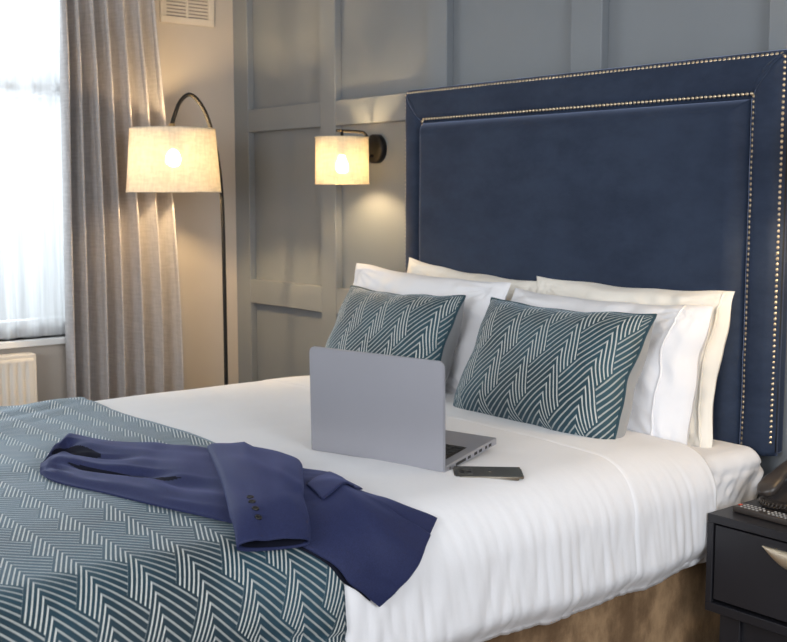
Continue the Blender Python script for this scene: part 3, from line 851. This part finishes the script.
# ------------------------------------------------------------------ suit jacket
def jacket():
    t = thing('suit_jacket', 'navy blue suit jacket laid across the throw with a sleeve folded over', 'jacket', (2.5, -1.6, 0.67))
    t.location = (0, 0, 0)
    U = [(0.06, -1.865), (-0.055, -1.765), (-0.085, -1.715), (0.0, -1.672), (0.06, -1.60), (0.10, -1.555), (0.17, -1.50), (0.27, -1.44), (0.44, -1.415), (0.53, -1.378), (0.67, -1.405), (0.765, -1.385), (0.822, -1.325)]
    L = [(0.115, -1.89), (0.175, -1.895), (0.25, -1.885), (0.36, -1.855), (0.46, -1.83), (0.545, -1.805), (0.62, -1.778), (0.71, -1.742), (0.80, -1.675), (0.857, -1.616), (0.893, -1.593), (0.916, -1.562), (0.950, -1.523)]
    NU, NV = 280, 130
    cu = catmull([(a, b, 0) for a, b in U], NU); cl = catmull([(a, b, 0) for a, b in L], NU)
    # cross-sections of the crumpled shoulder end: far edge (0) to near edge (1)
    FU = [(0.0, [(0, .004), (.3, .016), (.7, .014), (1, .002)]),
          (0.06, [(0, .006), (.10, .040), (.22, .036), (.34, .020), (.5, .030), (.75, .022), (.92, .014), (1, .002)]),
          (0.13, [(0, .006), (.07, .052), (.17, .050), (.26, .022), (.38, .010), (.46, .030), (.58, .034), (.70, .020), (.78, .012), (.88, .020), (1, .002)]),
          (0.22, [(0, .005), (.10, .044), (.24, .046), (.36, .030), (.43, .016), (.50, .032), (.60, .030), (.67, .010), (.77, .022), (.90, .018), (1, .002)]),
          (0.34, [(0, .005), (.12, .040), (.28, .044), (.46, .038), (.58, .032), (.65, .008), (.74, .024), (.88, .020), (1, .002)]),
          (0.46, [(0, .004), (.15, .040), (.40, .042), (.64, .034), (.74, .012), (.84, .022), (.93, .016), (1, .002)]),
          (0.60, [(0, .004), (.20, .036), (.55, .036), (.80, .026), (.92, .016), (1, .002)])]
    def prof1(pts, w):
        for (a, ha), (b, hb) in zip(pts[:-1], pts[1:]):
            if w <= b: return ha + (hb - ha) * sstep(w, a, b)
        return pts[-1][1]
    def height(u, w):
        T = 0.034 * (1 - sstep(u, 0.35, 0.95)) + 0.010
        h = T * (max(0, math.sin(PI * w)) ** 0.55)
        left = 1 - sstep(u, 0.50, 0.68)
        edge = min(1, 6 * w, 6 * (1 - w))
        if left > 0:
            k = 0
            while k < len(FU) - 2 and u > FU[k + 1][0]: k += 1
            (ua, pa), (ub, pb) = FU[k], FU[k + 1]
            m = sstep(u, ua, ub)
            h = (1 - left) * h + left * (0.78 * (prof1(pa, w) * (1 - m) + prof1(pb, w) * m) + 0.005 * edge * nz(u * 12, w * 7, 3) * sstep(u, 0.02, 0.1))
        # vent overlap and hem drop
        h += 0.006 * sstep(w, 0.20 + 0.03 * (u - 0.7), 0.235 + 0.03 * (u - 0.7)) * sstep(u, 0.72, 0.8)
        h += (1 - left) * edge * (0.004 * nz(u * 6, w * 5, 7) + 0.003 * nz(u * 14 + w * 7, w * 4, 17))
        h += 0.012 * math.exp(-((w - 0.5 - 0.5 * (u - 0.85)) / 0.16) ** 2) * sstep(u, 0.6, 0.8)
        return max(h, 0.0015)
    def pos(u, w, extra=0.0):
        i = min(int(u * NU), NU - 1); f = u * NU - i
        a = cu[i] * (1 - f) + cu[i + 1] * f; b = cl[i] * (1 - f) + cl[i + 1] * f
        p = a * (1 - w) + b * w
        return bed_pt(p.x, p.y, 0.021 + height(u, w) + extra)
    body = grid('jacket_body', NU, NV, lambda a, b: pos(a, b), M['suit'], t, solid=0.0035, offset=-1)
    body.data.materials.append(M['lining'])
    # the lining shows in the open hollow; fold groove's shade painted dark
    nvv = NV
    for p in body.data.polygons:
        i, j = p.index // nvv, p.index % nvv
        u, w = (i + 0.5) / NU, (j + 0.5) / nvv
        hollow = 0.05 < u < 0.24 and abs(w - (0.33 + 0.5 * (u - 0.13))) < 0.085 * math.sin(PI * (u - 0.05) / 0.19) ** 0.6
        fold_shade = 0.15 < u < 0.46 and abs(w - (0.70 - 0.25 * abs(u - 0.34))) < 0.05 * math.sin(PI * (u - 0.15) / 0.31)
        if hollow or fold_shade: p.material_index = 1
    # under-layer (front of the jacket beneath), gives the hem its second edge
    def under(a, b):
        u = 0.62 + 0.365 * a; w = 0.10 + 0.90 * b
        i = min(int(u * NU), NU - 1); A, B = cu[i], cl[i]
        p = A * (1 - w) + B * w
        return bed_pt(p.x - 0.004, p.y - 0.006 * b, 0.0155)
    grid('jacket_lining', 60, 24, under, M['lining'], t, solid=0.002, offset=-1)
    # pocket flap
    fl = [(0.600, 0.20), (0.640, 0.55), (0.685, 0.62), (0.80, 0.27), (0.755, 0.06)]
    A_, B_, C_, D_ = (0.655, -1.535), (0.540, -1.393), (0.690, -1.415), (0.735, -1.553)
    def at_sy(s, y, extra):
        best = None
        for i in range(0, NU + 1, 2):
            A, B = cu[i], cl[i]; ab = B - A
            q = Vector((s, y, 0)) - A; w = max(0, min(1, q.dot(ab) / ab.length_squared)); dd = (A + ab * w - Vector((s, y, 0))).length
            if best is None or dd < best[0]: best = (dd, i / NU, w)
        return bed_pt(s, y, 0.020 + height(best[1], best[2]) + extra)
    def flap(a, b):
        s = (A_[0] * (1 - a) + B_[0] * a) * (1 - b) + (D_[0] * (1 - a) + C_[0] * a) * b
        y = (A_[1] * (1 - a) + B_[1] * a) * (1 - b) + (D_[1] * (1 - a) + C_[1] * a) * b
        return at_sy(s, y, 0.0045 + 0.004 * math.sin(b * PI / 2))
    grid('pocket_flap', 26, 12, flap, M['suit'], t, solid=0.003, offset=-1)
    # sleeve folded across the body
    Ls = [(0.20, -1.50), (0.225, -1.52), (0.27, -1.545), (0.40, -1.605), (0.53, -1.664), (0.65, -1.722), (0.734, -1.765), (0.801, -1.803)]
    Rs = [(0.40, -1.395), (0.46, -1.425), (0.53, -1.462), (0.60, -1.510), (0.68, -1.563), (0.749, -1.613), (0.79, -1.640), (0.820, -1.662)]
    cc = [0.006, 0.026, 0.036, 0.039, 0.038, 0.035, 0.032, 0.030]; hh = [0.008, 0.016, 0.021, 0.021, 0.020, 0.018, 0.016, 0.015]
    NS = 80
    sl = catmull([(a, b, c) for (a, b), c in zip(Ls, cc)], NS); sr = catmull([(a, b, c) for (a, b), c in zip(Rs, hh)], NS)
    def sleeve_pt(a, b, shrink=1.0, ex=0.0):
        i = min(int(a * NS), NS - 1); f = a * NS - i
        A = sl[i] * (1 - f) + sl[i + 1] * f; B = sr[i] * (1 - f) + sr[i + 1] * f
        th = 2 * PI * b
        cx = -math.cos(th); w = 0.5 + 0.5 * math.copysign(abs(cx) ** 0.8, cx) * shrink
        sgn = math.sin(th)
        hgt = A.z + B.z * math.copysign(abs(sgn) ** 0.75, sgn) * shrink
        s = A.x * (1 - w) + B.x * w; y = A.y * (1 - w) + B.y * w
        if sgn > 0:
            hgt += 0.006 * nz(a * 5, w * 4, 21) * min(1, a * 5) + 0.007 * math.exp(-((w - 0.45 - 0.25 * (a - 0.5)) / 0.05) ** 2) * (1 - sstep(a, 0.35, 0.75)) * sstep(a, 0.1, 0.25)
            hgt += 0.006 * math.exp(-((a - 0.42 - 0.2 * w) / 0.05) ** 2) * w
            hgt -= 0.012 * (1 - sstep(a, 0.0, 0.22)) * abs(w - 0.45) 
        return bed_pt(s, y, 0.014 + hgt + ex)
    sv = grid('sleeve', NS, 48, lambda a, b: sleeve_pt(a, b), M['suit'], t, solid=0.003, offset=-1)
    grid('sleeve_lining', 16, 32, lambda a, b: sleeve_pt(0.80 + 0.19 * a, b, 0.90), M['lining'], t)
    bt = None
    for k in range(4):
        a = 0.77 + 0.045 * k
        p = Vector(sleeve_pt(a, 0.25 - 0.055, 1.0, 0.003)); 
        q = Vector(sleeve_pt(a, 0.25 - 0.075, 1.0, 0.003)); q2 = Vector(sleeve_pt(a + 0.02, 0.25 - 0.055, 1.0, 0.003))
        n = (q - p).cross(q2 - p).normalized()
        if n.z < 0: n = -n
        if bt is None:
            b_ = lathe('cuff_button', [(0, 0.0022), (0.0035, 0.0016), (0.0050, 0.0030), (0.0068, 0.0026), (0.0072, 0.0), (0, 0.0)], M['button'], t, 18); bt = b_
        else:
            b_ = bt.copy(); COL.objects.link(b_); b_.parent = t
        b_.location = p; b_.rotation_euler = n.to_track_quat('Z', 'Y').to_euler()
jacket()

# ------------------------------------------------------------------ nightstand
NX0, NX1, NY0, NY1, NZ0, NZ1 = 3.009, 3.515, -0.442, -0.030, 0.232, 0.488
def nightstand():
    t = thing('nightstand', 'charcoal nightstand with one drawer beside the bed', 'nightstand', (3.26, -0.24, 0))
    t.location = (0, 0, 0)
    th = 0.018
    box('top', (NX0, NY0, NZ1 - 0.022), (NX1, NY1, NZ1), M['nightstand'], t, 0.0015, 1)
    box('bottom_panel', (NX0, NY0, NZ0), (NX1, NY1, NZ0 + 0.024), M['nightstand'], t, 0.0015, 1)
    for x in (NX0, NX1 - th):
        box('side_panel', (x, NY0, NZ0 + 0.024), (x + th, NY1, NZ1 - 0.022), M['nightstand'], t, 0.0015, 1)
    box('back_panel', (NX0 + th, NY1 - 0.012, NZ0 + 0.024), (NX1 - th, NY1, NZ1 - 0.022), M['nightstand'], t)
    dr = box('drawer', (NX0 + th + 0.004, NY0 + 0.004, NZ0 + 0.034), (NX1 - th - 0.004, NY0 + 0.024, NZ1 - 0.027), M['nightstand'], t, 0.001, 1)
    box('drawer_tray', (NX0 + th + 0.012, NY0 + 0.024, NZ0 + 0.045), (NX1 - th - 0.012, NY1 - 0.02, NZ1 - 0.05), M['gap_black'], t)
    # half-moon pull
    bm = bmesh.new(); xc, hw, zt, dep = (NX0 + NX1) / 2, 0.094, 0.441, 0.046
    n = 28; rows = []
    for k in range(n + 1):
        q = -1 + 2 * k / n; x = xc + hw * q; zb = zt - dep * (1 - abs(q) ** 2.1) - 0.0008
        row = []
        for (fz, yy) in ((0, 0.0), (0, -0.010), (0.25, -0.0135), (0.6, -0.012), (0.9, -0.007), (1.0, -0.002), (1.0, 0.0)):
            row.append(bm.verts.new((x, NY0 + 0.004 + yy * (0.35 + 0.65 * (1 - q * q)), zt + (zb - zt) * fz)))
        rows.append(row)
    for k in range(n):
        for j in range(6): bm.faces.new((rows[k][j], rows[k][j + 1], rows[k + 1][j + 1], rows[k + 1][j]))
    bmesh.ops.recalc_face_normals(bm, faces=bm.faces)
    me = bpy.data.meshes.new('handle'); bm.to_mesh(me); bm.free()
    tag(link('handle', me, M['champagne'], dr), 'champagne half-moon drawer pull')
    # open plinth below
    for x0, x1 in ((3.040, 3.100), (NX1 - 0.091, NX1 - 0.031)):
        box('leg', (x0, NY0 + 0.022, 0.0), (x1, NY0 + 0.052, NZ0), M['nightstand'], t, 0.002, 1)
        box('leg', (x0, NY1 - 0.05, 0.0), (x1, NY1 - 0.02, NZ0), M['nightstand'], t, 0.002, 1)
        box('leg_rail', (x0, NY0 + 0.052, 0.02), (x0 + 0.02, NY1 - 0.05, NZ0), M['nightstand'], t)
    box('plinth_panel', (3.100, NY0 + 0.034, 0.02), (NX1 - 0.091, NY0 + 0.046, NZ0), M['nightstand'], t)
nightstand()

def remote():
    t = thing('remote_control', 'slim black television remote control at the front of the nightstand top', 'remote', (3.135, -0.367, NZ1), math.radians(-3))
    box('case', (-0.092, -0.023, 0.001), (0.092, 0.023, 0.017), M['phone_plastic'], t, 0.005, 3)
    k0 = None
    for c in range(13):
        for r in range(3):
            if c in (5, 6) and r != 1: continue
            m = None
            if k0 is None:
                k0 = box('key', (-0.0028, -0.0030, 0), (0.0028, 0.0030, 0.0022), M['key_grey'], t, 0.001, 1); k = k0
            else: k = k0.copy(); COL.objects.link(k); k.parent = t
            k.location = (-0.070 + c * 0.0118, -0.0135 + r * 0.0135, 0.0165)
    box('power_key', (-0.086, -0.006, 0.0165), (-0.078, 0.004, 0.0190), M['key_red'], t, 0.001, 1)
remote()

def telephone():
    t = thing('telephone', 'dark grey corded desk telephone at the back of the nightstand', 'telephone', (3.15, -0.16, NZ1))
    t.location = (0, 0, 0)
    x0, x1, y0, y1 = 3.052, 3.255, -0.285, -0.070
    zf, zk = NZ1 + 0.022, NZ1 + 0.072
    bm = bmesh.new(); box_bm(bm, (x0, y0, NZ1), (x1, y1, NZ1 + 0.02))
    for v in bm.verts:
        if v.co.z > NZ1 + 0.01: v.co.z = zf if v.co.y < (y0 + y1) / 2 else zk
    bmesh.ops.recalc_face_normals(bm, faces=bm.faces)
    bmesh.ops.bevel(bm, geom=list(bm.edges), offset=0.008, segments=3, affect='EDGES')
    me = bpy.data.meshes.new('phone_body'); bm.to_mesh(me); bm.free()
    body = link('phone_body', me, M['phone_plastic'], t, smooth=False)
    top = lambda y: zf + (zk - zf) * (y - y0) / (y1 - y0)
    k0 = None
    for r in range(4):
        for c in range(3):
            if k0 is None: k0 = box('key', (-0.007, -0.005, 0), (0.007, 0.005, 0.004), M['key_grey'], body, 0.001, 1); k = k0
            else: k = k0.copy(); COL.objects.link(k); k.parent = body
            y = -0.245 + 0.021 * r
            k.location = (3.170 + c * 0.022, y, top(y)); k.rotation_euler = (math.atan2(zk - zf, y1 - y0), 0, 0)
    box('display_window', (3.160, -0.150, top(-0.150) + 0.0005), (3.235, -0.110, top(-0.150) + 0.010), M['screen'], body, 0.001, 1)
    # handset: arched bar with two rounded ends
    def hs(a, b):
        y = -0.322 + 0.256 * a
        e = 1 - sstep(abs(a - 0.5), 0.25, 0.36) * 0.0
        endk = max(sstep(a, 0.30, 0.18), sstep(a, 0.70, 0.82))
        cap = (max(0.0, 1 - ((a - 0.0) / 0.10 - 1) ** 2) if a < 0.10 else (max(0.0, 1 - ((1 - a) / 0.10 - 1) ** 2) if a > 0.90 else 1.0)) ** 0.5
        arch = 0.020 * math.sin(PI * a)
        zc = top(y) + 0.036 + arch
        th = 2 * PI * b; cs, sn = math.cos(th), math.sin(th)
        wx = (0.022 + 0.006 * endk) * cap; up = 0.013 * cap; dn = (0.011 + 0.010 * endk) * cap
        return (3.088 + wx * math.copysign(abs(cs) ** 0.75, cs), y, zc + (up if sn > 0 else dn) * math.copysign(abs(sn) ** 0.75, sn))
    grid('handset', 60, 28, hs, M['phone_plastic'], t)
    # coiled cord from handset end to the body front
    path = catmull([(3.088, -0.300, top(-0.285) + 0.014), (3.080, -0.318, NZ1 + 0.030), (3.105, -0.325, NZ1 + 0.022), (3.15, -0.318, NZ1 + 0.024), (3.195, -0.305, NZ1 + 0.026), (3.225, -0.290, NZ1 + 0.022)], 220)
    pts = []
    for i, p in enumerate(path):
        a = i * 0.62; k = 0.006
        pts.append((p.x + 0.002 * math.sin(a), p.y + k * math.cos(a), p.z + k * math.sin(a)))
    tube('coiled_cord', pts, 0.0018, M['phone_plastic'], t, 5)
telephone()

# ------------------------------------------------------------------ put every thing's origin at its base
bpy.context.view_layer.update()
for o in list(COL.objects):
    if o.type == 'EMPTY' and o.parent is None and Vector(o.rotation_euler).length < 1e-6 and math.hypot(o.location.x, o.location.y) < 0.1:
        pts = []
        def walk(c):
            if c.type == 'MESH': pts.extend(c.matrix_world @ Vector(b) for b in c.bound_box)
            for d in c.children: walk(d)
        walk(o)
        c = Vector(((min(p.x for p in pts) + max(p.x for p in pts)) / 2, (min(p.y for p in pts) + max(p.y for p in pts)) / 2, min(p.z for p in pts)))
        d = c - o.location
        o.location = c
        for ch in o.children: ch.location -= d
